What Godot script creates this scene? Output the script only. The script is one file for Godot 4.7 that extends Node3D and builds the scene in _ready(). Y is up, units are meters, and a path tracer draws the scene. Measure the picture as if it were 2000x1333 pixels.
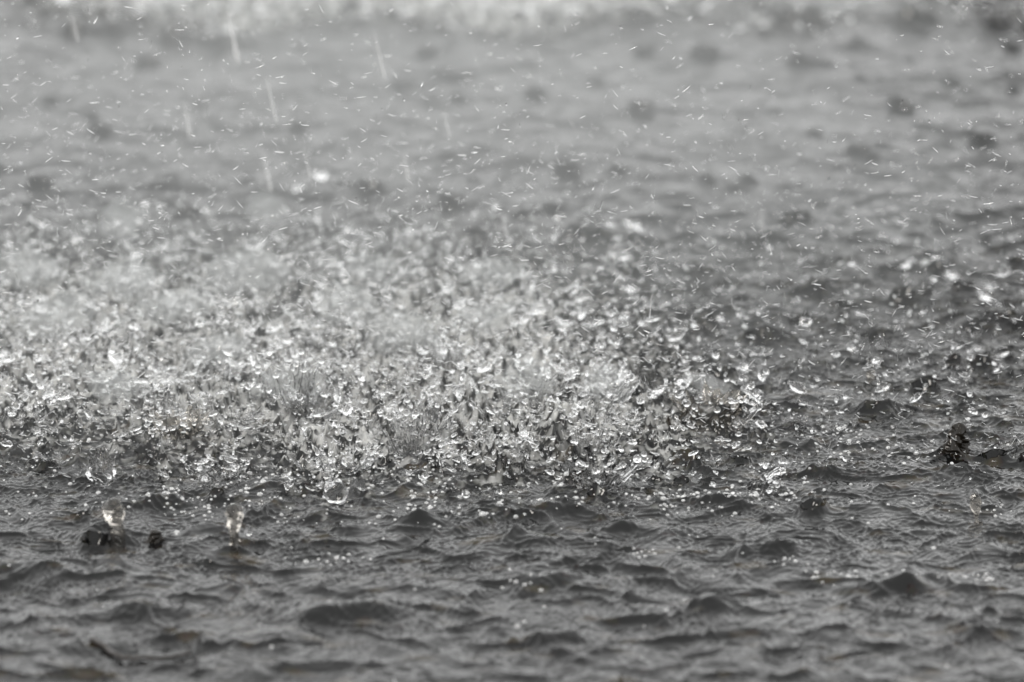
extends Node3D

# A close telephoto view across a rain-beaten water surface.

const CAM_DIST := 4.0
const TILT := 0.2967          # the camera looks down by 17 degrees
const VIEW_H := 0.28          # metres of height seen at the middle of the frame
const WATER_X := 0.31
const WATER_NEAR := 0.56
const WATER_FAR := -0.64

var rng := RandomNumberGenerator.new()
var cam_at := Vector3(0, CAM_DIST * sin(TILT), CAM_DIST * cos(TILT))
var taken := {}
var edge := FastNoiseLite.new()
var xs := PackedFloat32Array()
var zs := PackedFloat32Array()
var hs := PackedFloat32Array()
var fine_x0 := 0
var fine_z0 := 0
var fine_nx := 0
var fine_nz := 0
var clear_water: StandardMaterial3D
var film: StandardMaterial3D
var surface_mat: StandardMaterial3D
var white_water: StandardMaterial3D
var murky_water: StandardMaterial3D
var pale_water: StandardMaterial3D
var streak_water: StandardMaterial3D
var dark_water: StandardMaterial3D
var bark: StandardMaterial3D


# ------------------------------------------------------------------ helpers
func numbered(called: String) -> String:
	if not taken.has(called):
		taken[called] = 0
		return called
	taken[called] += 1
	return "%s_%03d" % [called, taken[called]]


func tag(o: Node3D, label: String, category: String, group := "", kind := "") -> Node3D:
	if label: o.set_meta("label", label)
	if category: o.set_meta("category", category)
	if group: o.set_meta("group", group)
	if not kind: kind = "thing"
	if kind: o.set_meta("kind", kind)
	return o


func put(called: String, m: Mesh, mat: Material, parent: Node3D = null) -> MeshInstance3D:
	var o := MeshInstance3D.new()
	o.mesh = m
	o.material_override = mat
	if parent == null:
		o.name = numbered(called)
		add_child(o, true)
	else:
		o.name = called
		parent.add_child(o, true)
	return o


func base(called: String, at: Vector3) -> Node3D:
	var o := Node3D.new()
	o.name = numbered(called)
	add_child(o, true)
	o.position = at
	return o


func mass(called: String, m: Mesh, mat: Material, where: Array, label: String, category: String) -> void:
	if where.is_empty():
		return
	var mm := MultiMesh.new()
	mm.transform_format = MultiMesh.TRANSFORM_3D
	mm.mesh = m
	mm.instance_count = where.size()
	for i in where.size():
		mm.set_instance_transform(i, where[i])
	var o := MultiMeshInstance3D.new()
	o.multimesh = mm
	o.material_override = mat
	o.name = numbered(called)
	add_child(o, true)
	tag(o, label, category, "", "stuff")


func finish(v: PackedVector3Array, ix: PackedInt32Array) -> ArrayMesh:
	# closed shapes: turns the winding outward and averages the normals
	var vol := 0.0
	for t in range(0, ix.size(), 3):
		vol += v[ix[t]].dot(v[ix[t + 1]].cross(v[ix[t + 2]]))
	var n := PackedVector3Array()
	n.resize(v.size())
	for t in range(0, ix.size(), 3):
		if vol > 0.0:
			var k := ix[t + 1]
			ix[t + 1] = ix[t + 2]
			ix[t + 2] = k
		var a := v[ix[t]]
		var f := (v[ix[t + 2]] - a).cross(v[ix[t + 1]] - a)
		n[ix[t]] += f
		n[ix[t + 1]] += f
		n[ix[t + 2]] += f
	for i in n.size():
		n[i] = n[i].normalized() if n[i].length_squared() > 0.0 else Vector3.UP
	var arr := []
	arr.resize(Mesh.ARRAY_MAX)
	arr[Mesh.ARRAY_VERTEX] = v
	arr[Mesh.ARRAY_NORMAL] = n
	arr[Mesh.ARRAY_INDEX] = ix
	var m := ArrayMesh.new()
	m.add_surface_from_arrays(Mesh.PRIMITIVE_TRIANGLES, arr)
	return m


func ball(rings: int, segs: int, shaper: Callable) -> ArrayMesh:
	# a closed ball; shaper turns a direction into a place
	var v := PackedVector3Array()
	var ix := PackedInt32Array()
	v.append(shaper.call(Vector3.UP))
	for r in range(1, rings):
		var a := PI * r / rings
		for s in segs:
			var b := TAU * s / segs
			v.append(shaper.call(Vector3(sin(a) * cos(b), cos(a), sin(a) * sin(b))))
	v.append(shaper.call(Vector3.DOWN))
	var last := v.size() - 1
	for s in segs:
		var t := (s + 1) % segs
		ix.append_array(PackedInt32Array([0, 1 + s, 1 + t]))
		for r in range(1, rings - 1):
			var p := 1 + (r - 1) * segs
			ix.append_array(PackedInt32Array([p + s, p + segs + s, p + t, p + t, p + segs + s, p + segs + t]))
		var q := 1 + (rings - 2) * segs
		ix.append_array(PackedInt32Array([q + s, last, q + t]))
	return finish(v, ix)


func tube(path: PackedVector3Array, radii: PackedFloat32Array, segs := 10, rough := 0.0) -> ArrayMesh:
	var nz := noise_of(77, 1.0, 2)
	var v := PackedVector3Array()
	var ix := PackedInt32Array()
	var side := Vector3.RIGHT
	for i in path.size():
		var d := (path[mini(i + 1, path.size() - 1)] - path[maxi(i - 1, 0)]).normalized()
		side = (side - d * side.dot(d)).normalized()
		var up := d.cross(side)
		for s in segs:
			var b := TAU * s / segs
			var out := (side * cos(b) + up * sin(b)) * radii[i]
			v.append(path[i] + out * (1.0 + (rough * nz.get_noise_3dv((path[i] + out) * 260.0 + path[-1] * 900.0) if rough > 0.0 else 0.0)))
	for i in path.size() - 1:
		for s in segs:
			var t := (s + 1) % segs
			var p := i * segs
			ix.append_array(PackedInt32Array([p + s, p + segs + s, p + t, p + t, p + segs + s, p + segs + t]))
	var c0 := v.size()
	v.append(path[0] + (path[0] - path[1]).normalized() * radii[0] * 0.6)
	v.append(path[-1] + (path[-1] - path[-2]).normalized() * radii[-1] * 0.6)
	var e := (path.size() - 1) * segs
	for s in segs:
		var t := (s + 1) % segs
		ix.append_array(PackedInt32Array([c0, s, t, c0 + 1, e + t, e + s]))
	return finish(v, ix)


func lathe(profile: Array, segs: int, wobble: FastNoiseLite, amount: float) -> ArrayMesh:
	# profile: Vector2(radius, height) from the bottom up
	var v := PackedVector3Array()
	var ix := PackedInt32Array()
	for p in profile:
		for s in segs:
			var b := TAU * s / segs
			var q := Vector3(p.x * cos(b), p.y, p.x * sin(b))
			var w := 1.0 + amount * wobble.get_noise_3d(q.x * 1000.0, q.y * 1000.0, q.z * 1000.0)
			v.append(Vector3(q.x * w, q.y, q.z * w))
	for i in profile.size() - 1:
		for s in segs:
			var t := (s + 1) % segs
			var p := i * segs
			ix.append_array(PackedInt32Array([p + s, p + segs + s, p + t, p + t, p + segs + s, p + segs + t]))
	var c0 := v.size()
	v.append(Vector3(0, profile[0].y, 0))
	v.append(Vector3(0, profile[-1].y + profile[-1].x * 0.4, 0))
	var e := (profile.size() - 1) * segs
	for s in segs:
		var t := (s + 1) % segs
		ix.append_array(PackedInt32Array([c0, s, t, c0 + 1, e + t, e + s]))
	return finish(v, ix)


func crown(sd: int, r0: float, h0: float, flare: float, sector: float) -> Array:
	# a thin torn wall of water round an impact: [mesh, tips]
	var nz := FastNoiseLite.new()
	nz.seed = sd
	nz.frequency = 1.0
	nz.fractal_octaves = 2
	var na := 96
	var ns := 9
	var v := PackedVector3Array()
	var ix := PackedInt32Array()
	var tips := []
	var full := sector >= TAU - 0.01
	var heights := PackedFloat32Array()
	for a in na + 1:
		var u := float(a) / na
		var ph := u * sector
		var c := Vector2(cos(ph), sin(ph))
		var low := 0.62 + 0.75 * nz.get_noise_2d(c.x * 1.3 + 7.0, c.y * 1.3)
		var spike := pow(maxf(0.0, nz.get_noise_2d(c.x * 4.2, c.y * 4.2 + 31.0) * 1.5), 1.5)
		var hh := h0 * clampf(low + spike * 0.65, 0.12, 2.0)
		if not full:
			hh *= 0.12 + 0.88 * pow(sin(PI * u), 0.6)
		heights.append(hh)
	for a in na + 1:
		var u := float(a) / na
		var ph := u * sector
		var c := Vector2(cos(ph), sin(ph))
		var hh := heights[a]
		var out := []
		for s in ns:
			var q := float(s) / (ns - 1)
			var ridge := nz.get_noise_3d(c.x * 9.0, c.y * 9.0, q * 0.8) * 0.13 + nz.get_noise_3d(c.x * 21.0, c.y * 21.0, q * 1.6 + 9.0) * 0.035
			var r := r0 * (0.72 + flare * pow(q, 1.4) * (hh / h0) + ridge * (0.4 + q))
			var y := hh * (q * (1.0 - 0.1 * q)) - h0 * 0.12 * (1.0 - q)
			out.append(Vector3(c.x * r, y, c.y * r))
		var th := r0 * 0.075
		for s in ns:
			var q := float(s) / (ns - 1)
			var w := th * (1.0 - 0.65 * q) + (th * 0.25 if s == ns - 1 else 0.0)
			v.append(out[s] + Vector3(c.x, 0.15, c.y) * w * 0.5)
		for s in range(ns - 1, -1, -1):
			var q := float(s) / (ns - 1)
			var w := th * (1.0 - 0.65 * q)
			v.append(out[s] - Vector3(c.x, 0.15, c.y) * w * 0.5)
		if a > 0 and a < na and heights[a] > heights[a - 1] and heights[a] >= heights[a + 1] and hh > h0 * 0.75:
			tips.append(out[ns - 1] + Vector3(c.x * 0.3, 1.0, c.y * 0.3) * r0 * 0.1)
	var k := ns * 2
	for a in na:
		for s in k:
			var t := (s + 1) % k
			var p := a * k
			ix.append_array(PackedInt32Array([p + s, p + k + s, p + t, p + t, p + k + s, p + k + t]))
	if not full:
		for s in range(1, k - 1):
			ix.append_array(PackedInt32Array([0, s, s + 1]))
			var e := na * k
			ix.append_array(PackedInt32Array([e, e + s + 1, e + s]))
	return [finish(v, ix), tips]


func ground(px: float, py: float, y := 0.0) -> Vector3:
	# where the sight line through a spot of the photograph meets the height y
	var k := VIEW_H / 1333.0
	var fwd := Vector3(0, -sin(TILT), -cos(TILT))
	var up := Vector3(0, cos(TILT), -sin(TILT))
	var d := fwd * CAM_DIST + Vector3.RIGHT * (px - 1000.0) * k + up * (666.5 - py) * k
	var t := (y - cam_at.y) / d.y
	return cam_at + d * t


func seen_at(p: Vector3) -> Vector3:
	# photograph coordinates and distance of a point
	var k := VIEW_H / 1333.0
	var d := p - cam_at
	var fwd := Vector3(0, -sin(TILT), -cos(TILT))
	var up := Vector3(0, cos(TILT), -sin(TILT))
	var z := d.dot(fwd)
	return Vector3(1000.0 + d.x / z * CAM_DIST / k, 666.5 - d.dot(up) / z * CAM_DIST / k, z)


func in_frame(p: Vector3, m := 30.0) -> bool:
	var s := seen_at(p)
	return s.x > -m and s.x < 2000.0 + m and s.y > -m and s.y < 1333.0 + m


func smooth(a: float, b: float, x: float) -> float:
	var t := clampf((x - a) / (b - a), 0.0, 1.0)
	return t * t * (3.0 - 2.0 * t)


func place_uv(x: float, z: float) -> Vector2:
	var s := CAM_DIST / (CAM_DIST - z * 0.956)
	return Vector2(1000.0 + x * 4760.7 * s, 666.5 + z * 1391.9 * s)


func front_line(u: float) -> float:
	return 40.0 * edge.get_noise_1d(u * 0.011) + 26.0 * edge.get_noise_1d(u * 0.04) + 900.0 + 62.0 * smooth(0.0, 650.0, u) - 18.0 * smooth(900.0, 1500.0, u) + 14.0 * sin(u * 0.021) + 9.0 * sin(u * 0.053 + 1.0)


func churn(x: float, z: float) -> float:
	# how hard the water is beaten here: 1 in the band where the downpour lands
	var p := place_uv(x, z)
	var fl := front_line(p.x)
	var s := smooth(380.0, 640.0, p.y) * (1.0 - smooth(fl - 140.0, fl + 60.0, p.y))
	s *= 1.0 - 0.915 * smooth(930.0 + (p.y - 600.0) * 0.9, 1460.0 + (p.y - 600.0) * 0.6, p.x)
	# the next beaten band, far behind
	s = maxf(s, (1.0 - smooth(32.0, 76.0, p.y + 18.0 * sin(p.x * 0.011))) * smooth(-60.0, 260.0, p.x) * (1.0 - 0.75 * smooth(1150.0, 1500.0, p.x)))
	return s


func height_at(x: float, z: float) -> float:
	var i := xs.bsearch(x)
	var j := zs.bsearch(z)
	if i <= 0 or j <= 0 or i >= xs.size() or j >= zs.size():
		return 0.0
	return hs[j * xs.size() + i]


func noise_of(sd: int, freq: float, oct := 1, kind := FastNoiseLite.TYPE_SIMPLEX_SMOOTH) -> FastNoiseLite:
	var n := FastNoiseLite.new()
	n.seed = sd
	n.noise_type = kind
	n.frequency = freq
	n.fractal_type = FastNoiseLite.FRACTAL_FBM if oct > 1 else FastNoiseLite.FRACTAL_NONE
	n.fractal_octaves = oct
	return n


# ------------------------------------------------------------------ water
func stamp(cx: float, cz: float, reach: float, prof: PackedFloat32Array, squash := 1.0) -> void:
	var n := xs.size()
	var i0 := maxi(xs.bsearch(cx - reach), 1)
	var i1 := mini(xs.bsearch(cx + reach), n - 2)
	var j0 := maxi(zs.bsearch(cz - reach), 1)
	var j1 := mini(zs.bsearch(cz + reach), zs.size() - 2)
	var k := (prof.size() - 1) / reach
	for j in range(j0, j1):
		var dz := (zs[j] - cz) * squash
		var dz2 := dz * dz
		var row := j * n
		for i in range(i0, i1):
			var dx := xs[i] - cx
			var r := sqrt(dx * dx + dz2)
			if r < reach:
				hs[row + i] += prof[int(r * k)]


func ring_profile(reach: float, r0: float, width: float, wave: float, amp: float) -> PackedFloat32Array:
	var p := PackedFloat32Array()
	for i in 161:
		var r := reach * i / 160.0
		var e := (r - r0) / width
		var fade := 1.0 - smooth(0.8, 1.0, float(i) / 160.0)
		p.append(amp * exp(-e * e) * cos(TAU * (r - r0) / wave) * fade)
	return p


func crater_profile(reach: float, r0: float, width: float, rim: float, dip: float, peak: float) -> PackedFloat32Array:
	var p := PackedFloat32Array()
	for i in 161:
		var r := reach * i / 160.0
		var e := (r - r0) / width
		var c := r / (r0 * 0.6)
		var b := r / (r0 * 0.22)
		p.append(rim * exp(-e * e) - dip * exp(-c * c) + peak * exp(-b * b))
	return p


func lines(lo: float, hi: float, steps: Array) -> PackedFloat32Array:
	# grid lines from lo to hi; steps holds [up to, spacing]; both ends go on outward in growing steps
	var mid := PackedFloat32Array()
	var x := lo
	for s in steps:
		while x < s[0] - 1e-6:
			mid.append(x)
			x += s[1]
	mid.append(hi)
	var out := PackedFloat32Array()
	var grow := []
	var d: float = 0.0016
	var far := 0.0
	while far < 60.0:
		far += d
		grow.append(far)
		d *= 1.35
	for i in range(grow.size() - 1, -1, -1):
		out.append(lo - grow[i])
	out.append_array(mid)
	for g in grow:
		out.append(hi + g)
	return out


func build_water() -> void:
	xs = lines(-WATER_X, WATER_X, [[WATER_X, 0.00062]])
	zs = lines(WATER_FAR, WATER_NEAR, [[-0.12, 0.00125], [0.30, 0.00076], [WATER_NEAR, 0.00115]])
	var nx := xs.size()
	var nz := zs.size()
	hs.resize(nx * nz)
	var swell := noise_of(11, 1.0, 2)
	var wave := noise_of(12, 1.0, 2)
	var warp := noise_of(16, 1.0)
	var small := noise_of(13, 1.0, 2)
	var tiny := noise_of(14, 1.0)
	var patch := noise_of(15, 1.0, 2)
	var boil := noise_of(17, 1.0, 3)
	var beat := PackedFloat32Array()
	beat.resize(nx * nz)
	for j in nz:
		var z := zs[j]
		for i in nx:
			var x := xs[i]
			var far := maxf(absf(x) - WATER_X, maxf(z - WATER_NEAR, WATER_FAR - z))
			var k := j * nx + i
			if far > 0.6:
				hs[k] = 0.0
				continue
			var fade := 1.0 - smooth(0.0, 0.6, far)
			var c := churn(x, z)
			beat[k] = c
			var wx := warp.get_noise_2d(x * 40.0, z * 40.0) * 0.012
			var wz := warp.get_noise_2d(x * 40.0 + 50.0, z * 40.0) * 0.012
			var h := 0.0024 * swell.get_noise_2d((x + wx) * 15.0, (z + wz) * 22.0)
			var w := wave.get_noise_2d((x + wx) * 34.0, (z + wz) * 52.0)
			var hump := maxf(0.0, w - 0.10)
			h += 0.0006 * w + 0.0024 * hump * sqrt(hump)
			var calm := 1.0 - 0.45 * smooth(-0.12, -0.34, z)
			h *= calm
			var pt := clampf(0.6 + 1.1 * patch.get_noise_2d(x * 20.0, z * 22.0), 0.35, 1.5)
			h += (0.00040 + 0.00022 * smooth(-0.30, -0.1, z) * (1.0 - smooth(0.18, 0.34, z))) * pt * small.get_noise_2d((x + wx) * 110.0, (z + wz) * 165.0)
			h += 0.00026 * (0.5 + 0.5 * pt) * tiny.get_noise_2d((x + wx * 0.5) * 250.0, (z + wz * 0.5) * 430.0)
			if c > 0.02:
				var b := boil.get_noise_2d((x + wx) * 115.0, (z + wz) * 125.0)
				h += c * (0.0052 * absf(b) + 0.003 * b + 0.0007 * tiny.get_noise_2d((x - wz) * 330.0, (z + wx) * 260.0))
			hs[k] = h * fade
	# rings and craters of the drops that have just landed
	var kinds := []
	for i in 14:
		var r0 := rng.randf_range(0.003, 0.013)
		var wd := rng.randf_range(0.0016, 0.0036)
		var reach := r0 + wd * 2.4
		kinds.append([reach, ring_profile(reach, r0, wd, rng.randf_range(0.0019, 0.0034), rng.randf_range(0.00007, 0.00026))])
	for i in 4600:
		var x := rng.randf_range(-WATER_X, WATER_X)
		var z := rng.randf_range(WATER_FAR, WATER_NEAR)
		var t = kinds[rng.randi() % kinds.size()]
		stamp(x, z, t[0], t[1])
	var pits := []
	for i in 10:
		var r0 := rng.randf_range(0.0022, 0.0055)
		var reach := r0 * 2.2
		pits.append([reach, crater_profile(reach, r0, r0 * 0.3, r0 * rng.randf_range(0.25, 0.6), r0 * rng.randf_range(0.2, 0.6), r0 * (rng.randf_range(0.2, 1.0) if i % 2 else 0.0))])
	var n := 0
	while n < 3400:
		var x := rng.randf_range(-WATER_X, WATER_X)
		var z := rng.randf_range(-0.55, 0.32)
		if rng.randf() < churn(x, z) + (0.05 if z < 0.02 else 0.008):
			var t = pits[rng.randi() % pits.size()]
			stamp(x, z, t[0], t[1], rng.randf_range(0.8, 1.3))
		n += 1
	# the single waves that show a dark front
	for w in [[1385, 815, 46, 4.6], [1565, 842, 50, 2.0], [1720, 805, 44, 3.0], [1070, 1000, 70, 3.6], [1495, 1082, 62, 3.8], [1090, 1148, 72, 3.8], [690, 1195, 100, 3.4], [640, 1210, 60, 2.4], [1390, 1190, 70, 3.4], [1080, 1255, 50, 3.0], [290, 985, 60, 2.8], [1345, 745, 40, 3.2], [1500, 665, 60, 3.6],
			[1600, 570, 60, 3.4], [1170, 468, 70, 3.6], [1960, 635, 70, 4.4], [1010, 1062, 80, 3.2], [130, 1110, 110, 3.4], [1730, 1150, 60, 4.2], [1420, 985, 46, 2.8], [1240, 1030, 55, 2.6], [820, 1030, 70, 3.2], [1900, 930, 60, 2.4], [1940, 1240, 60, 3.0], [300, 1200, 70, 2.6], [1120, 1110, 90, 2.4],
			[640, 1010, 60, 2.4], [232, 1064, 26, 3.0], [457, 1086, 24, 2.6], [1868, 896, 36, 4.0], [301, 1060, 16, 2.0], [1600, 930, 40, 2.8], [1460, 470, 60, 3.0], [330, 370, 46, 3.6], [640, 25, 60, 5.0], [180, 62, 60, 5.0], [330, 75, 90, 3.6], [430, 85, 60, 3.6], [880, 150, 50, 3.0], [1230, 40, 60, 4.0], [1800, 45, 40, 4.0], [1980, 55, 50, 4.0], [1580, 130, 40, 3.4], [1660, 95, 40, 3.0]]:
		for part in 6:
			var f := rng.randf_range(0.3, 0.7) if part else 1.0
			var reach: float = w[2] * 0.00021 * 1.55 * f
			var c := ground(w[0] + (rng.randf_range(-0.85, 0.85) * w[2] if part else 0.0), w[1] - 4.0 + (rng.randf_range(-0.12, 0.12) * w[2] if part else 0.0))
			var prof := PackedFloat32Array()
			for i in 161:
				var e := i / 160.0
				prof.append(w[3] * (0.00036 if part == 0 else 0.00034) * pow(1.0 - e * e, 2.0))
			stamp(c.x, c.z, reach * 1.25, prof, 1.75)
	# vertices: crests are pulled together and steepened along their slopes
	var v := PackedVector3Array()
	v.resize(nx * nz)
	var col := PackedColorArray()
	col.resize(nx * nz)
	var froth := noise_of(21, 1.0, 3)
	var tan_glint := noise_of(22, 1.0, 2)
	for j in nz:
		var jm := maxi(j - 1, 0)
		var jp := mini(j + 1, nz - 1)
		var iz := 1.0 / (zs[jp] - zs[jm])
		for i in nx:
			var k := j * nx + i
			var im := maxi(i - 1, 0)
			var ip := mini(i + 1, nx - 1)
			var gx := (hs[j * nx + ip] - hs[j * nx + im]) / (xs[ip] - xs[im])
			var gz := (hs[jp * nx + i] - hs[jm * nx + i]) * iz
			var lam := 0.0006 * (1.0 - 0.5 * beat[k])
			v[k] = Vector3(xs[i] + clampf(gx, -0.8, 0.8) * lam, hs[k], zs[j] + clampf(gz, -0.8, 0.8) * lam)
			var x := xs[i]
			var z := zs[j]
			var a := 0.0
			var c := beat[k]
			if c > 0.03:
				a = c * smooth(-0.08, 0.42, froth.get_noise_2d(x * 130.0, z * 170.0) + (c - 0.6) * 0.5)
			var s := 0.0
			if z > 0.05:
				s = smooth(0.42, 0.75, tan_glint.get_noise_2d(x * 34.0, z * 60.0))  # patches where tan reflected glints are painted into the water colour
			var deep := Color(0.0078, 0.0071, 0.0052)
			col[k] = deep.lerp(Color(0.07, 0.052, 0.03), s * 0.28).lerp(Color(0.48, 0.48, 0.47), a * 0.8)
	var nn := PackedVector3Array()
	nn.resize(nx * nz)
	for j in nz:
		var jm := maxi(j - 1, 0)
		var jp := mini(j + 1, nz - 1)
		for i in nx:
			var r := v[j * nx + mini(i + 1, nx - 1)] - v[j * nx + maxi(i - 1, 0)]
			var d := v[jp * nx + i] - v[jm * nx + i]
			nn[j * nx + i] = d.cross(r).normalized()
	var ix := PackedInt32Array()
	ix.resize((nx - 1) * (nz - 1) * 6)
	var q := 0
	for j in nz - 1:
		for i in nx - 1:
			var a := j * nx + i
			var b := a + nx
			ix[q] = a
			ix[q + 1] = a + 1
			ix[q + 2] = b
			ix[q + 3] = a + 1
			ix[q + 4] = b + 1
			ix[q + 5] = b
			q += 6
	var arr := []
	arr.resize(Mesh.ARRAY_MAX)
	arr[Mesh.ARRAY_VERTEX] = v
	arr[Mesh.ARRAY_NORMAL] = nn
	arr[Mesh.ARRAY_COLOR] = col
	arr[Mesh.ARRAY_INDEX] = ix
	var m := ArrayMesh.new()
	m.add_surface_from_arrays(Mesh.PRIMITIVE_TRIANGLES, arr)
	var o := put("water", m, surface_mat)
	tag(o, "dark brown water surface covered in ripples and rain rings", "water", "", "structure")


# ------------------------------------------------------------------ pieces of water
func turned(at: Vector3, turn: Vector3, s: Vector3) -> Transform3D:
	return Transform3D(Basis.from_euler(turn) * Basis.from_scale(s), at)


func along(at: Vector3, d: Vector3, r: float, l: float) -> Transform3D:
	# a slender drop that points along d
	var y := d.normalized()
	var x := y.cross(Vector3(0.3, 0.2, 0.9)).normalized()
	var z := x.cross(y)
	return Transform3D(Basis(x * r, y * l, z * r), at)


func split_largest(spots: Array, most: int) -> Array:
	# [the ones that show largest, the rest]
	spots.sort_custom(func(a, b): return a[1] > b[1])
	return [spots.slice(0, most), spots.slice(most)]


func _ready():
	rng.seed = 4711
	edge.seed = 5
	edge.frequency = 1.0
	edge.fractal_type = FastNoiseLite.FRACTAL_NONE
	# camera
	var cam := Camera3D.new()
	cam.name = "camera"
	add_child(cam)
	cam.look_at_from_position(cam_at, Vector3.ZERO, Vector3.UP)
	var lens := CameraAttributesPhysical.new()
	var fov := rad_to_deg(2.0 * atan(VIEW_H / 2.0 / CAM_DIST))
	lens.frustum_focal_length = 17.5 / tan(deg_to_rad(fov) / 2.0)
	lens.frustum_focus_distance = 3.84
	lens.frustum_near = 0.05
	lens.frustum_far = 300.0
	lens.exposure_aperture = 13.5
	lens.exposure_shutter_speed = 250.0
	cam.attributes = lens
	cam.keep_aspect = Camera3D.KEEP_HEIGHT
	cam.fov = fov
	cam.near = 0.05
	cam.far = 300.0
	cam.current = true
	# sky
	var env := Environment.new()
	env.background_mode = Environment.BG_SKY
	var sky := Sky.new()
	var sm := ProceduralSkyMaterial.new()
	sm.sky_top_color = Color(0.94, 0.947, 0.942)
	sm.sky_horizon_color = Color(1.03, 1.03, 1.03)
	sm.sky_curve = 0.6
	sm.sky_energy_multiplier = 1.15
	sm.ground_bottom_color = Color(0.2, 0.19, 0.18)
	sm.ground_horizon_color = Color(0.3, 0.3, 0.3)
	sm.use_debanding = false
	sky.sky_material = sm
	env.sky = sky
	env.tonemap_mode = Environment.TONE_MAPPER_LINEAR
	env.tonemap_exposure = 1.22
	env.sdfgi_enabled = true
	env.ssao_enabled = true
	env.ssil_enabled = true
	env.volumetric_fog_enabled = true
	env.volumetric_fog_density = 0.0
	var we := WorldEnvironment.new()
	we.name = "world_environment"
	we.environment = env
	add_child(we)
	# sun behind thin cloud
	var sun := DirectionalLight3D.new()
	sun.name = "sun"
	sun.light_energy = 0.5
	sun.light_color = Color(1.0, 0.98, 0.95)
	sun.light_angular_distance = 15.0
	sun.shadow_enabled = true
	add_child(sun)
	sun.look_at_from_position(Vector3(-1.6, 2.6, 1.9), Vector3.ZERO, Vector3.UP)
	make_materials()
	build_water()
	build_splashes()
	build_mist()


func make_materials() -> void:
	surface_mat = StandardMaterial3D.new()
	surface_mat.resource_name = "water_surface"
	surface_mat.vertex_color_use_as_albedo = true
	surface_mat.roughness = 0.07
	surface_mat.metallic_specular = 0.35
	clear_water = StandardMaterial3D.new()
	clear_water.resource_name = "clear_water"
	clear_water.albedo_color = Color(1, 1, 1, 0.0)
	clear_water.roughness = 0.06
	clear_water.refraction_enabled = true
	clear_water.refraction_scale = 0.033
	clear_water.metallic_specular = 0.5
	murky_water = clear_water.duplicate()
	murky_water.resource_name = "murky_water"
	murky_water.albedo_color = Color(0.87, 0.85, 0.82, 0.0)
	murky_water.roughness = 0.03
	pale_water = StandardMaterial3D.new()
	pale_water.resource_name = "pale_aerated_water"
	pale_water.albedo_color = Color(0.86, 0.87, 0.87, 0.42)
	pale_water.transparency = BaseMaterial3D.TRANSPARENCY_ALPHA
	pale_water.roughness = 0.4
	pale_water.metallic_specular = 0.36
	streak_water = pale_water.duplicate()
	streak_water.resource_name = "rain_streak_water"
	streak_water.albedo_color = Color(0.9, 0.9, 0.9, 0.22)  # milky tint stands in for the blurred highlight of a falling raindrop
	dark_water = StandardMaterial3D.new()
	dark_water.resource_name = "dark_water"
	dark_water.albedo_color = Color(0.0085, 0.0066, 0.0046).linear_to_srgb()
	dark_water.roughness = 0.06
	dark_water.metallic_specular = 0.35
	film = StandardMaterial3D.new()
	film.resource_name = "bubble_film"
	film.albedo_color = Color(1, 1, 1, 0.26)
	film.roughness = 0.03
	film.transparency = BaseMaterial3D.TRANSPARENCY_ALPHA
	film.metallic_specular = 0.5
	white_water = StandardMaterial3D.new()
	white_water.resource_name = "aerated_water"
	white_water.albedo_color = Color(0.72, 0.73, 0.73)
	white_water.roughness = 0.25
	white_water.metallic_specular = 0.36
	bark = StandardMaterial3D.new()
	bark.resource_name = "wet_bark"
	bark.albedo_color = Color(0.13, 0.11, 0.095)
	bark.roughness = 0.3


func where_word(p: Vector3) -> String:
	# a plain word for the part of the water that a thing is seen against
	var s := seen_at(p)
	var across: String = ["at the left edge", "left of the middle", "in the middle", "right of the middle", "at the right edge"][clampi(int(s.x / 400.0), 0, 4)]
	var deep: String = ["far back", "behind the white band", "over the back of the white band", "over the white band", "over the front of the white band", "in front of the white band"][clampi(int((s.y - 100.0) / 170.0), 0, 5)]
	return deep + " " + across


func at_depth(px: float, py: float, z: float) -> Vector3:
	var g := ground(px, py)
	return cam_at + (g - cam_at) * (cam_at.z - z) / (cam_at.z - g.z)


func on_water(px: float, py: float) -> Vector3:
	var p := ground(px, py)
	return Vector3(p.x, height_at(p.x, p.z), p.z)


func column(called: String, at: Vector3, tall: float, lean: Vector3, radii: Array, label: String, category: String, mat: Material = null) -> Node3D:
	# a jet of water standing on the surface; radii from the foot to the head
	var path := PackedVector3Array()
	var rad := PackedFloat32Array()
	var n := 40
	for i in n:
		var q := i / (n - 1.0)
		var f := q * (radii.size() - 1)
		var k := mini(int(f), radii.size() - 2)
		var r: float = cubic_interpolate(radii[k], radii[k + 1], radii[maxi(k - 1, 0)], radii[mini(k + 2, radii.size() - 1)], f - k)
		if q > 0.86:
			r *= sqrt(maxf(0.02, 1.0 - pow((q - 0.86) / 0.14, 2.0)))
		path.append(Vector3(0, -0.0075 * (1.0 - q) * (1.0 - q) - 0.001, 0) + Vector3(0, tall * q, 0) + lean * q * q)
		rad.append(r * (1.0 + 0.02 * sin(q * 9.0 + tall * 900.0)))
	var o := put(called, tube(path, rad, 32, 0.55 if mat else 0.4), mat if mat else murky_water)
	o.position = at
	tag(o, label, category)
	return o


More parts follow.
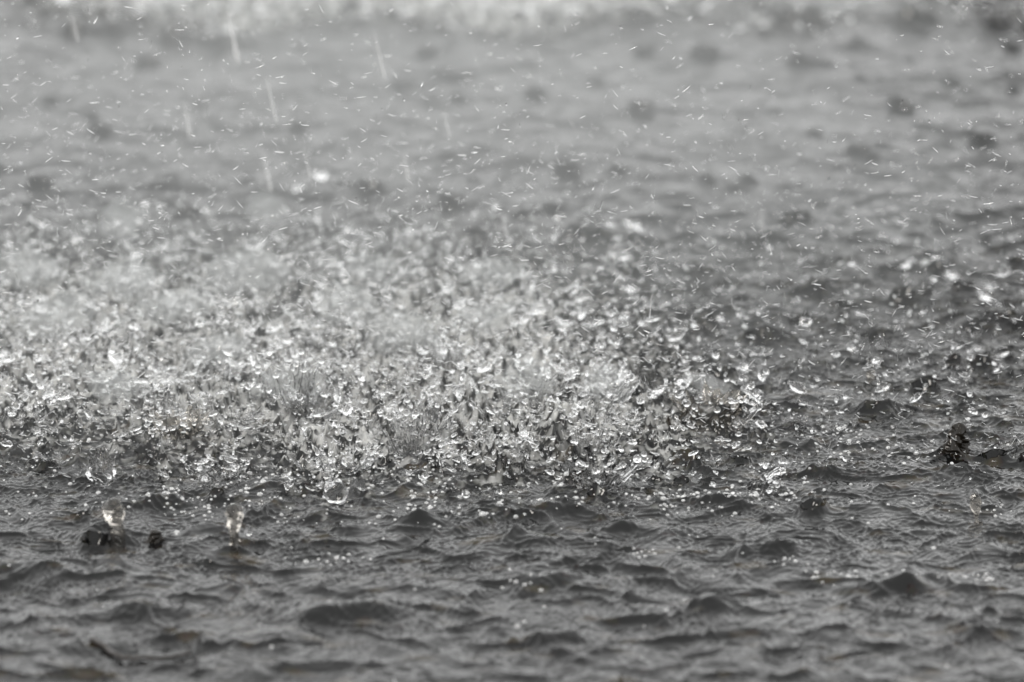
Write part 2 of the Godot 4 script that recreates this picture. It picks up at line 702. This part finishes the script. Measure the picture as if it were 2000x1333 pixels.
func build_splashes() -> void:
	var lump := noise_of(31, 1.0, 2)
	var round_drop := ball(10, 14, func(d): return d)
	var blobs := []
	for i in 7:
		var off := Vector3(i * 17.3, i * 5.1, 0)
		blobs.append(ball(16, 24, func(d: Vector3): return d * (1.0 + 0.6 * lump.get_noise_3dv(d * 0.8 + off) + 0.16 * lump.get_noise_3dv(d * 2.4 + off)) * Vector3(1.0, 0.75 + 0.1 * (i % 4), 0.9)))
	var strands := []
	for i in 8:
		var path := PackedVector3Array()
		var rad := PackedFloat32Array()
		var p := Vector3.ZERO
		var d := Vector3(rng.randf_range(-0.6, 0.6), 1.0, rng.randf_range(-0.6, 0.6)).normalized()
		for k in 18:
			var q := k / 17.0
			path.append(p)
			rad.append((0.075 * (1.0 - q * 0.72)) * (1.0 + 0.45 * sin(q * (11.0 + i * 2.0) + i)) + (0.05 * exp(-pow((q - 0.94) / 0.06, 2.0))))
			p += d / 17.0
			d = (d + Vector3(rng.randf_range(-0.25, 0.25), -0.02, rng.randf_range(-0.25, 0.25))).normalized()
		strands.append(tube(path, rad, 10))
	var crowns := []
	for i in 9:
		crowns.append(crown(100 + i * 7, 1.0, [0.9, 1.2, 0.7, 1.4, 1.0, 0.8, 1.1, 1.3, 0.9][i], [0.5, 0.35, 0.7, 0.3, 0.9, 0.6, 0.8, 0.4, 1.0][i], TAU if i < 5 else [2.4, 3.0, 2.0, 3.6][i - 5]))
	var spots := []
	var crowd := noise_of(41, 1.0, 2)

	# the splashes that stand out, one by one
	var big := [
		[1385, 822, 0.0125, 0.95, 0, 0.4, 0.0, "largest splash crown, with a dark brown hollow and a ragged pale rim"],
		[1438, 940, 0.0140, 0.75, 5, 0.9, -0.15, "wide streaked fan of water on the dark right of the white band"],
		[1160, 945, 0.0135, 0.95, 6, 0.7, -0.1, "white streaked fan of water at the right front of the white band"],
		[1165, 800, 0.0090, 1.6, 7, 0.2, -0.5, "tall bluish sheet of water thrown up to the right"],
		[820, 850, 0.0105, 1.35, 2, 0.0, 0.0, "tall pale cone of water near the front middle of the white band"],
		[1050, 790, 0.0090, 1.5, 8, 1.2, -0.2, "upright pale splash in the right half of the white band"],
		[668, 930, 0.0080, 1.2, 4, 2.2, 0.1, "ragged white splash right above the big hanging drop"],
		[612, 958, 0.0070, 0.9, 7, 0.5, 0.0, "short white fan beside the big hanging drop"],
		[432, 935, 0.0068, 1.0, 4, 1.0, 0.0, "spiky pale crown left of the big hanging drop"],
		[560, 800, 0.0110, 1.1, 1, 0.3, 0.0, "smooth whitish dome of water left of the middle"],
		[350, 860, 0.0100, 0.8, 0, 0.0, 0.0, "low dark crown at the front left of the white band"],
		[880, 910, 0.0065, 1.2, 8, 0.6, 0.1, "cream torn sheet at the front middle of the white band"],
	]
	for b in big:
		var c = crowns[b[4]]
		var o := base("splash_crown", on_water(b[0], b[1]) + Vector3(0, -0.0008, 0))
		o.rotation = Vector3(rng.randf_range(-0.1, 0.1), b[5], b[6])
		o.scale = Vector3(b[2], b[2] * b[3], b[2])
		put("water_sheet", c[0], murky_water if b[0] == 1385 or b[0] == 350 else clear_water, o)
		for t in c[1].size():
			if t < 9:
				var k := put("tip_bead", round_drop, clear_water, o)
				k.position = c[1][t]
				k.scale = Vector3.ONE * rng.randf_range(0.06, 0.13)
		tag(o, b[7], "splash", "large splashes")
		for i in (70 if b[0] == 1385 else 34):
			var a := rng.randf() * TAU
			var r: float = b[2] * rng.randf_range(0.9, 1.7)
			var at := o.position + Vector3(cos(a) * r, b[2] * b[3] * rng.randf_range(0.1, 1.3), sin(a) * r)
			var q := rng.randf_range(0.0004, 0.0011)
			spots.append([turned(at, Vector3(0, rng.randf() * TAU, rng.randf_range(-0.8, 0.8)), Vector3(q * rng.randf_range(0.8, 2.2), q * 0.8, q)), q, rng.randi() % blobs.size()])

	column("water_column", on_water(232, 1062), 0.0165, Vector3(-0.0035, 0, 0.001), [0.0052, 0.0030, 0.0026, 0.0027, 0.0036, 0.0040, 0.0034], "thick bent column of water with a bright lit head, front left", "water column")
	column("water_column", on_water(457, 1084), 0.0185, Vector3(0.0004, 0, 0), [0.0048, 0.0022, 0.0017, 0.0018, 0.0027, 0.0032, 0.0027], "slim grey column of water standing alone, right of the thick one", "water column")
	column("water_column", on_water(1866, 890), 0.0100, Vector3(0.0030, 0, 0), [0.0120, 0.0068, 0.0050, 0.0040, 0.0034, 0.0028, 0.0022], "dark leaning cone of water near the right edge", "water column", dark_water)
	column("water_column", on_water(301, 1058), 0.0046, Vector3(0.0008, 0, 0), [0.0080, 0.0042, 0.0027, 0.0022], "small brown stub of water beside the thick column", "water column", dark_water)
	column("water_column", on_water(1700, 745), 0.0060, Vector3(0.0002, 0, 0), [0.0030, 0.0018, 0.0016, 0.0018], "short pale jet of water right of the largest splash", "water column")

	# single drops
	var drops := [
		[657, 962, 0.00470, 1.0, "biggest hanging drop, with a white lower half"],
		[485, 1036, 0.00150, 1.4, "small white drop beside the slim column"],
		[75, 815, 0.00230, 1.0, "round clear drop beside two smaller ones, far left"],
		[30, 792, 0.00180, 1.0, "clear ball of water at the left edge of the picture"],
		[105, 842, 0.00150, 1.0, "small clear ball right under the round drop, far left"],
		[1340, 702, 0.00140, 1.0, "tiny round drop over the dark water behind the largest splash"],
		[1338, 640, 0.00130, 1.0, "upper one of two round drops behind the largest splash"],
		[1910, 680, 0.00130, 0.8, "flattened drop over the right edge of the water"],
		[560, 590, 0.00260, 0.8, "blurred bright drop over the back of the white band"],
		[910, 965, 0.00160, 1.0, "round white drop just in front of the white band"],
		[1045, 868, 0.00170, 1.0, "clear round drop near the right front of the white band"],
	]
	for d in drops:
		var o := put("water_drop", ball(16, 24, func(v: Vector3): return v * (1.0 + 0.24 * lump.get_noise_3dv(v * 0.9 + Vector3(d[0], 0, 0)))), clear_water)
		o.position = at_depth(d[0], d[1], ground(d[0], d[1]).z + 0.012)
		o.scale = Vector3(d[2], d[2] * d[3], d[2])
		tag(o, d[4], "water drop")
	var tail := column("water_drop", at_depth(1909, 1008, ground(1909, 1008).z), 0.0104, Vector3(-0.0012, 0, 0), [0.0003, 0.0004, 0.0008, 0.0015, 0.0022, 0.0020, 0.0014], "long pale drop with a thin tail, near the right edge", "water drop")
	tail.rotation.x = 0.05
	var clump := put("water_clump", ball(28, 40, func(v: Vector3): return v * Vector3(0.8, 1.15, 0.8) * (1.0 + 0.35 * lump.get_noise_3dv(v * 1.0 + Vector3(4, 2, 9)) + 0.3 * lump.get_noise_3dv(v * 3.2) + 0.12 * lump.get_noise_3dv(v * 8.0))), clear_water)
	clump.position = at_depth(197, 922, ground(197, 922).z + 0.012)
	clump.scale = Vector3.ONE * 0.0066
	tag(clump, "lumpy glittering clump of water above the thick column", "water clump")

	# the twig
	var path := PackedVector3Array()
	var rad := PackedFloat32Array()
	var bends := [Vector2(178, 1258), Vector2(200, 1268), Vector2(226, 1283), Vector2(243, 1288), Vector2(270, 1289), Vector2(305, 1287), Vector2(340, 1282), Vector2(372, 1275)]
	for i in 36:
		var f := i / 35.0 * (bends.size() - 1)
		var k := mini(int(f), bends.size() - 2)
		var b: Vector2 = bends[k].lerp(bends[k + 1], f - k)
		path.append(on_water(b.x, b.y) * Vector3(1, 0.7, 1) + Vector3(0, 0.0011, 0))
		rad.append((0.00115 - 0.0005 * i / 35.0) * (1.0 + 0.18 * sin(i * 1.7)))
	tag(put("twig", tube(path, rad, 10), bark), "thin dark bent twig floating at the bottom left", "twig")

	# splash crowns through the beaten band
	var n := 0
	while n < 230:
		var p := ground(rng.randf_range(-40, 2040), rng.randf_range(430, 960))
		if rng.randf() > churn(p.x, p.z) * 0.95 + 0.018:
			continue
		n += 1
		var ci := rng.randi() % crowns.size()
		var c = crowns[ci]
		var r := rng.randf_range(0.0018, 0.0058) * (1.0 + 0.6 * pow(rng.randf(), 4.0))
		var st := rng.randf_range(0.7, 1.4)
		var o := base("splash_crown", Vector3(p.x, height_at(p.x, p.z) - 0.0006, p.z))
		o.rotation = Vector3(rng.randf_range(-0.25, 0.25), rng.randf() * TAU, rng.randf_range(-0.25, 0.25))
		o.scale = Vector3(r, r * st, r)
		put("water_sheet", c[0], clear_water, o)
		for t in c[1].size():
			if t < 3:
				var b := put("tip_bead", round_drop, clear_water, o)
				b.position = c[1][t]
				b.scale = Vector3.ONE * rng.randf_range(0.08, 0.16)
		tag(o, "%s %s %s" % ["small" if r < 0.0032 else "wide", "torn half splash" if ci > 4 else ("tall splash crown" if st > 1.05 else "low splash crown"), where_word(p)], "splash", "splash crowns in the beaten band")

	# lumps of thrown water just over the surface
	for i in 44000:
		var p := ground(rng.randf_range(-60, 2060), rng.randf_range(-70, 980))
		var c := churn(p.x, p.z)
		var pv := place_uv(p.x, p.z).y
		var thin := smooth(740.0, 900.0, pv)
		if rng.randf() > c * clampf(lerpf(0.85, 0.6, thin) + 1.0 * crowd.get_noise_2d(p.x * 24.0, p.z * 12.0), 0.06, 1.05):
			continue
		var up := -log(1.0 - rng.randf() * 0.98) * 0.0036
		var r := rng.randf_range(0.00024, 0.00075) * exp(pow(rng.randf(), 4.0) * 1.35)
		r *= lerpf(1.0, 0.62, thin)
		if p.z < -0.4:
			r *= 1.25
		var at := Vector3(p.x, height_at(p.x, p.z) + up, p.z)
		var s := Vector3(r * rng.randf_range(0.8, 2.6), r * rng.randf_range(0.5, 1.1), r * rng.randf_range(0.7, 1.3))
		spots.append([turned(at, Vector3(rng.randf_range(-0.5, 0.5), rng.randf() * TAU, rng.randf_range(-0.7, 0.7)), s), r if in_frame(at) else 0.0, rng.randi() % blobs.size()])
	var pale := []
	for i in range(spots.size() - 1, -1, -1):
		var v := seen_at(spots[i][0].origin).y
		if i % 100 < lerpf(44.0, 12.0, smooth(600.0, 880.0, v)) and spots[i][1] < (0.00055 if v > 640.0 else 0.00085):
			pale.append(spots[i])
			spots.remove_at(i)
	var parts := split_largest(spots, 300)
	for s in parts[0]:
		var o := put("water_lump", blobs[s[2]], clear_water)
		o.transform = s[0]
		tag(o, "%s clear lump of water %s" % ["long" if o.scale.x > 1.7 * o.scale.y else "round", where_word(o.position)], "water lump", "thrown lumps of water")
	for b in blobs.size():
		var where := []
		for s in parts[1]:
			if s[2] == b:
				where.append(s[0])
		mass("thrown_water", blobs[b], clear_water, where, "countless small lumps of thrown water over the beaten band", "thrown water")

	for b in blobs.size():
		var where := []
		for s in pale:
			if s[2] == b:
				where.append(s[0])
		mass("aerated_water", blobs[b], pale_water, where, "countless pale lumps of water full of air in the beaten band", "aerated water")

	# strands
	for i in 420:
		var p := ground(rng.randf_range(-40, 2040), rng.randf_range(420, 960))
		if rng.randf() > churn(p.x, p.z) * 0.95 + 0.006:
			continue
		var o := put("water_strand", strands[rng.randi() % strands.size()], clear_water)
		var l := rng.randf_range(0.004, 0.015)
		o.transform = turned(Vector3(p.x, height_at(p.x, p.z) - 0.0005, p.z), Vector3(rng.randf_range(-1.0, 1.0), rng.randf() * TAU, rng.randf_range(-1.0, 1.0)), Vector3(l, l, l))
		tag(o, "%s strand of water %s" % ["long thin" if l > 0.0095 else "short thin", where_word(p)], "water strand", "thrown strands of water")

	# bubbles on the surface
	var rafts := [[400, 985, 70, 14, 60], [760, 905, 70, 32, 120], [1185, 925, 60, 24, 60], [1455, 968, 80, 9, 60], [1320, 985, 55, 10, 35], [1255, 1085, 25, 6, 12], [640, 1088, 50, 9, 22], [1640, 845, 40, 14, 30], [1075, 985, 35, 8, 12],
		[1545, 1100, 25, 5, 8], [1640, 1130, 40, 7, 18], [1900, 1130, 50, 6, 20], [1960, 995, 50, 6, 18], [1430, 980, 20, 6, 10], [100, 870, 80, 25, 40], [1690, 880, 60, 14, 25], [880, 1005, 80, 12, 25], [1030, 1150, 30, 5, 6], [520, 935, 70, 18, 40], [650, 985, 420, 26, 160], [1500, 900, 260, 60, 90], [1000, 690, 900, 260, 80], [1000, 1130, 900, 130, 60]]
	spots = []
	for f in rafts:
		for i in f[4]:
			var p := on_water(f[0] + rng.randfn(0, f[2]), f[1] + rng.randfn(0, f[3]))
			var r := rng.randf_range(0.00028, 0.00080) * (1.0 + 0.9 * pow(rng.randf(), 5.0))
			spots.append([turned(p, Vector3.ZERO, Vector3(r, r * 0.85, r)), r if in_frame(p) else 0.0, 0])
	parts = split_largest(spots, 300)
	for s in parts[0]:
		var o := put("bubble", round_drop, film)
		o.transform = s[0]
		tag(o, "small clear bubble afloat %s" % where_word(o.position), "bubble", "bubbles afloat on the water")
	var rest := []
	for s in parts[1]:
		rest.append(s[0])
	mass("froth", round_drop, film, rest, "froth of tiny bubbles on the water", "froth")

	# motion-blur streaks of falling raindrops, modelled as pale translucent threads
	var falling := [[455, 75, 0.024, 0.0010], [366, 235, 0.017, 0.0007], [521, 335, 0.020, 0.0007], [794, 328, 0.013, 0.00055], [1491, 448, 0.017, 0.0006], [1321, 518, 0.013, 0.0006], [704, 555, 0.014, 0.0006], [742, 110, 0.022, 0.0005], [872, 240, 0.014, 0.00045],
		[530, 195, 0.022, 0.0005], [600, 320, 0.016, 0.0004], [345, 470, 0.012, 0.0004], [1395, 600, 0.013, 0.0004], [145, 55, 0.014, 0.0005], [1600, 540, 0.008, 0.0004], [985, 440, 0.011, 0.0004]]
	for f in falling:
		var l: float = f[2]
		var pp := PackedVector3Array()
		var rr := PackedFloat32Array()
		for i in 26:
			var q := i / 25.0
			pp.append(Vector3(0, (q - 0.5) * l, 0))
			rr.append(f[3] * 1.5 * (0.12 + 0.88 * pow(1.0 - q, 0.7) * smooth(0.0, 0.16, q)) * (1.0 + 0.12 * sin(q * 19.0 + l * 900.0)))
		var o := put("rain_streak", tube(pp, rr, 12), streak_water)
		o.position = at_depth(f[0], f[1], rng.randf_range(-0.2, -0.05))
		o.rotation.z = 0.19 + rng.randf_range(-0.05, 0.05)
		tag(o, "%s motion-blur streak of rain %s" % ["thick" if f[3] > 0.00058 else "faint", where_word(ground(f[0], f[1]))], "falling water", "motion-blur streaks of rain")

	# droplets in the air
	spots = []
	for i in 11000:
		var px := rng.randf_range(-60, 2060)
		if rng.randf() > 0.55 + 0.45 * (1.0 - smooth(800, 1700, px)):
			continue
		var p := ground(px, rng.randf_range(520, 1000))
		var up := -log(1.0 - rng.randf() * 0.985) * 0.055
		var at := Vector3(p.x, 0.004 + up, p.z)
		if not in_frame(at):
			continue
		var r := rng.randf_range(0.00008, 0.00018) * (1.0 + 1.2 * pow(rng.randf(), 5.0))
		var l := r + 0.0020 * pow(rng.randf(), 1.6)
		var d := Vector3(rng.randfn(0, 1), rng.randfn(0, 0.6), rng.randfn(0, 0.5))
		spots.append([along(at, d, r, l), r * l, 0])
	parts = split_largest(spots, 300)
	for s in parts[0]:
		var o := put("flying_droplet", round_drop, clear_water)
		o.transform = s[0]
		tag(o, "tiny drawn-out droplet flying %s" % where_word(o.position), "droplet", "flying droplets")
	rest = []
	for s in parts[1]:
		rest.append(s[0])
	mass("spray", round_drop, clear_water, rest, "fine spray of countless droplets over the water", "spray")


func build_mist() -> void:
	var air := FogMaterial.new()
	air.albedo = Color(0.96, 0.97, 0.97)
	air.density = 0.37
	for f in [[560, 520, 0.62, 0.10, 0.62], [740, 250, 0.56, 0.13, 0.6], [300, 700, 0.36, 0.05, 0.3], [1080, 330, 0.5, 0.08, 0.55]]:
		var o := FogVolume.new()
		o.shape = RenderingServer.FOG_VOLUME_SHAPE_ELLIPSOID
		o.size = Vector3(f[2], f[3] * 2.0, f[4])
		o.material = air
		o.name = numbered("mist")
		o.position = ground(f[0], f[1])
		add_child(o, true)
		tag(o, "thin mist of spray hanging over the beaten water", "mist", "", "stuff")
	# dense puffs of spray where the heaviest drops burst
	var puff := FogMaterial.new()
	puff.albedo = Color(0.96, 0.97, 0.97)
	puff.density = 24.0
	for f in [[560, 790, 150, 70], [790, 700, 150, 90], [480, 580, 190, 90], [230, 600, 170, 80], [110, 660, 170, 80], [680, 640, 150, 80], [1030, 790, 110, 90], [940, 660, 120, 60], [235, 790, 150, 60], [420, 720, 150, 60], [50, 570, 150, 80],
			[1180, 790, 90, 80], [1385, 765, 110, 30], [330, 640, 180, 70], [960, 560, 150, 50], [520, 440, 90, 70], [240, 470, 100, 80], [700, 560, 120, 60], [300, 30, 260, 36], [620, 14, 300, 36], [900, 6, 300, 30], [1300, 4, 260, 24], [1640, 2, 220, 20]]:
		var o := FogVolume.new()
		o.shape = RenderingServer.FOG_VOLUME_SHAPE_ELLIPSOID
		o.size = Vector3(f[2], f[3] * 1.2, f[2]) * 0.00021 * Vector3(1.0, 1.0, 0.7)
		o.material = puff
		o.name = numbered("spray_puff")
		o.position = ground(f[0], f[1]) + Vector3(0, f[3] * 0.0001, 0)
		o.rotation = Vector3(rng.randf_range(-0.4, 0.4), rng.randf_range(-0.5, 0.5), rng.randf_range(-0.5, 0.5))
		add_child(o, true)
		tag(o, "soft white puff of fine spray %s" % where_word(o.position), "spray", "", "stuff")
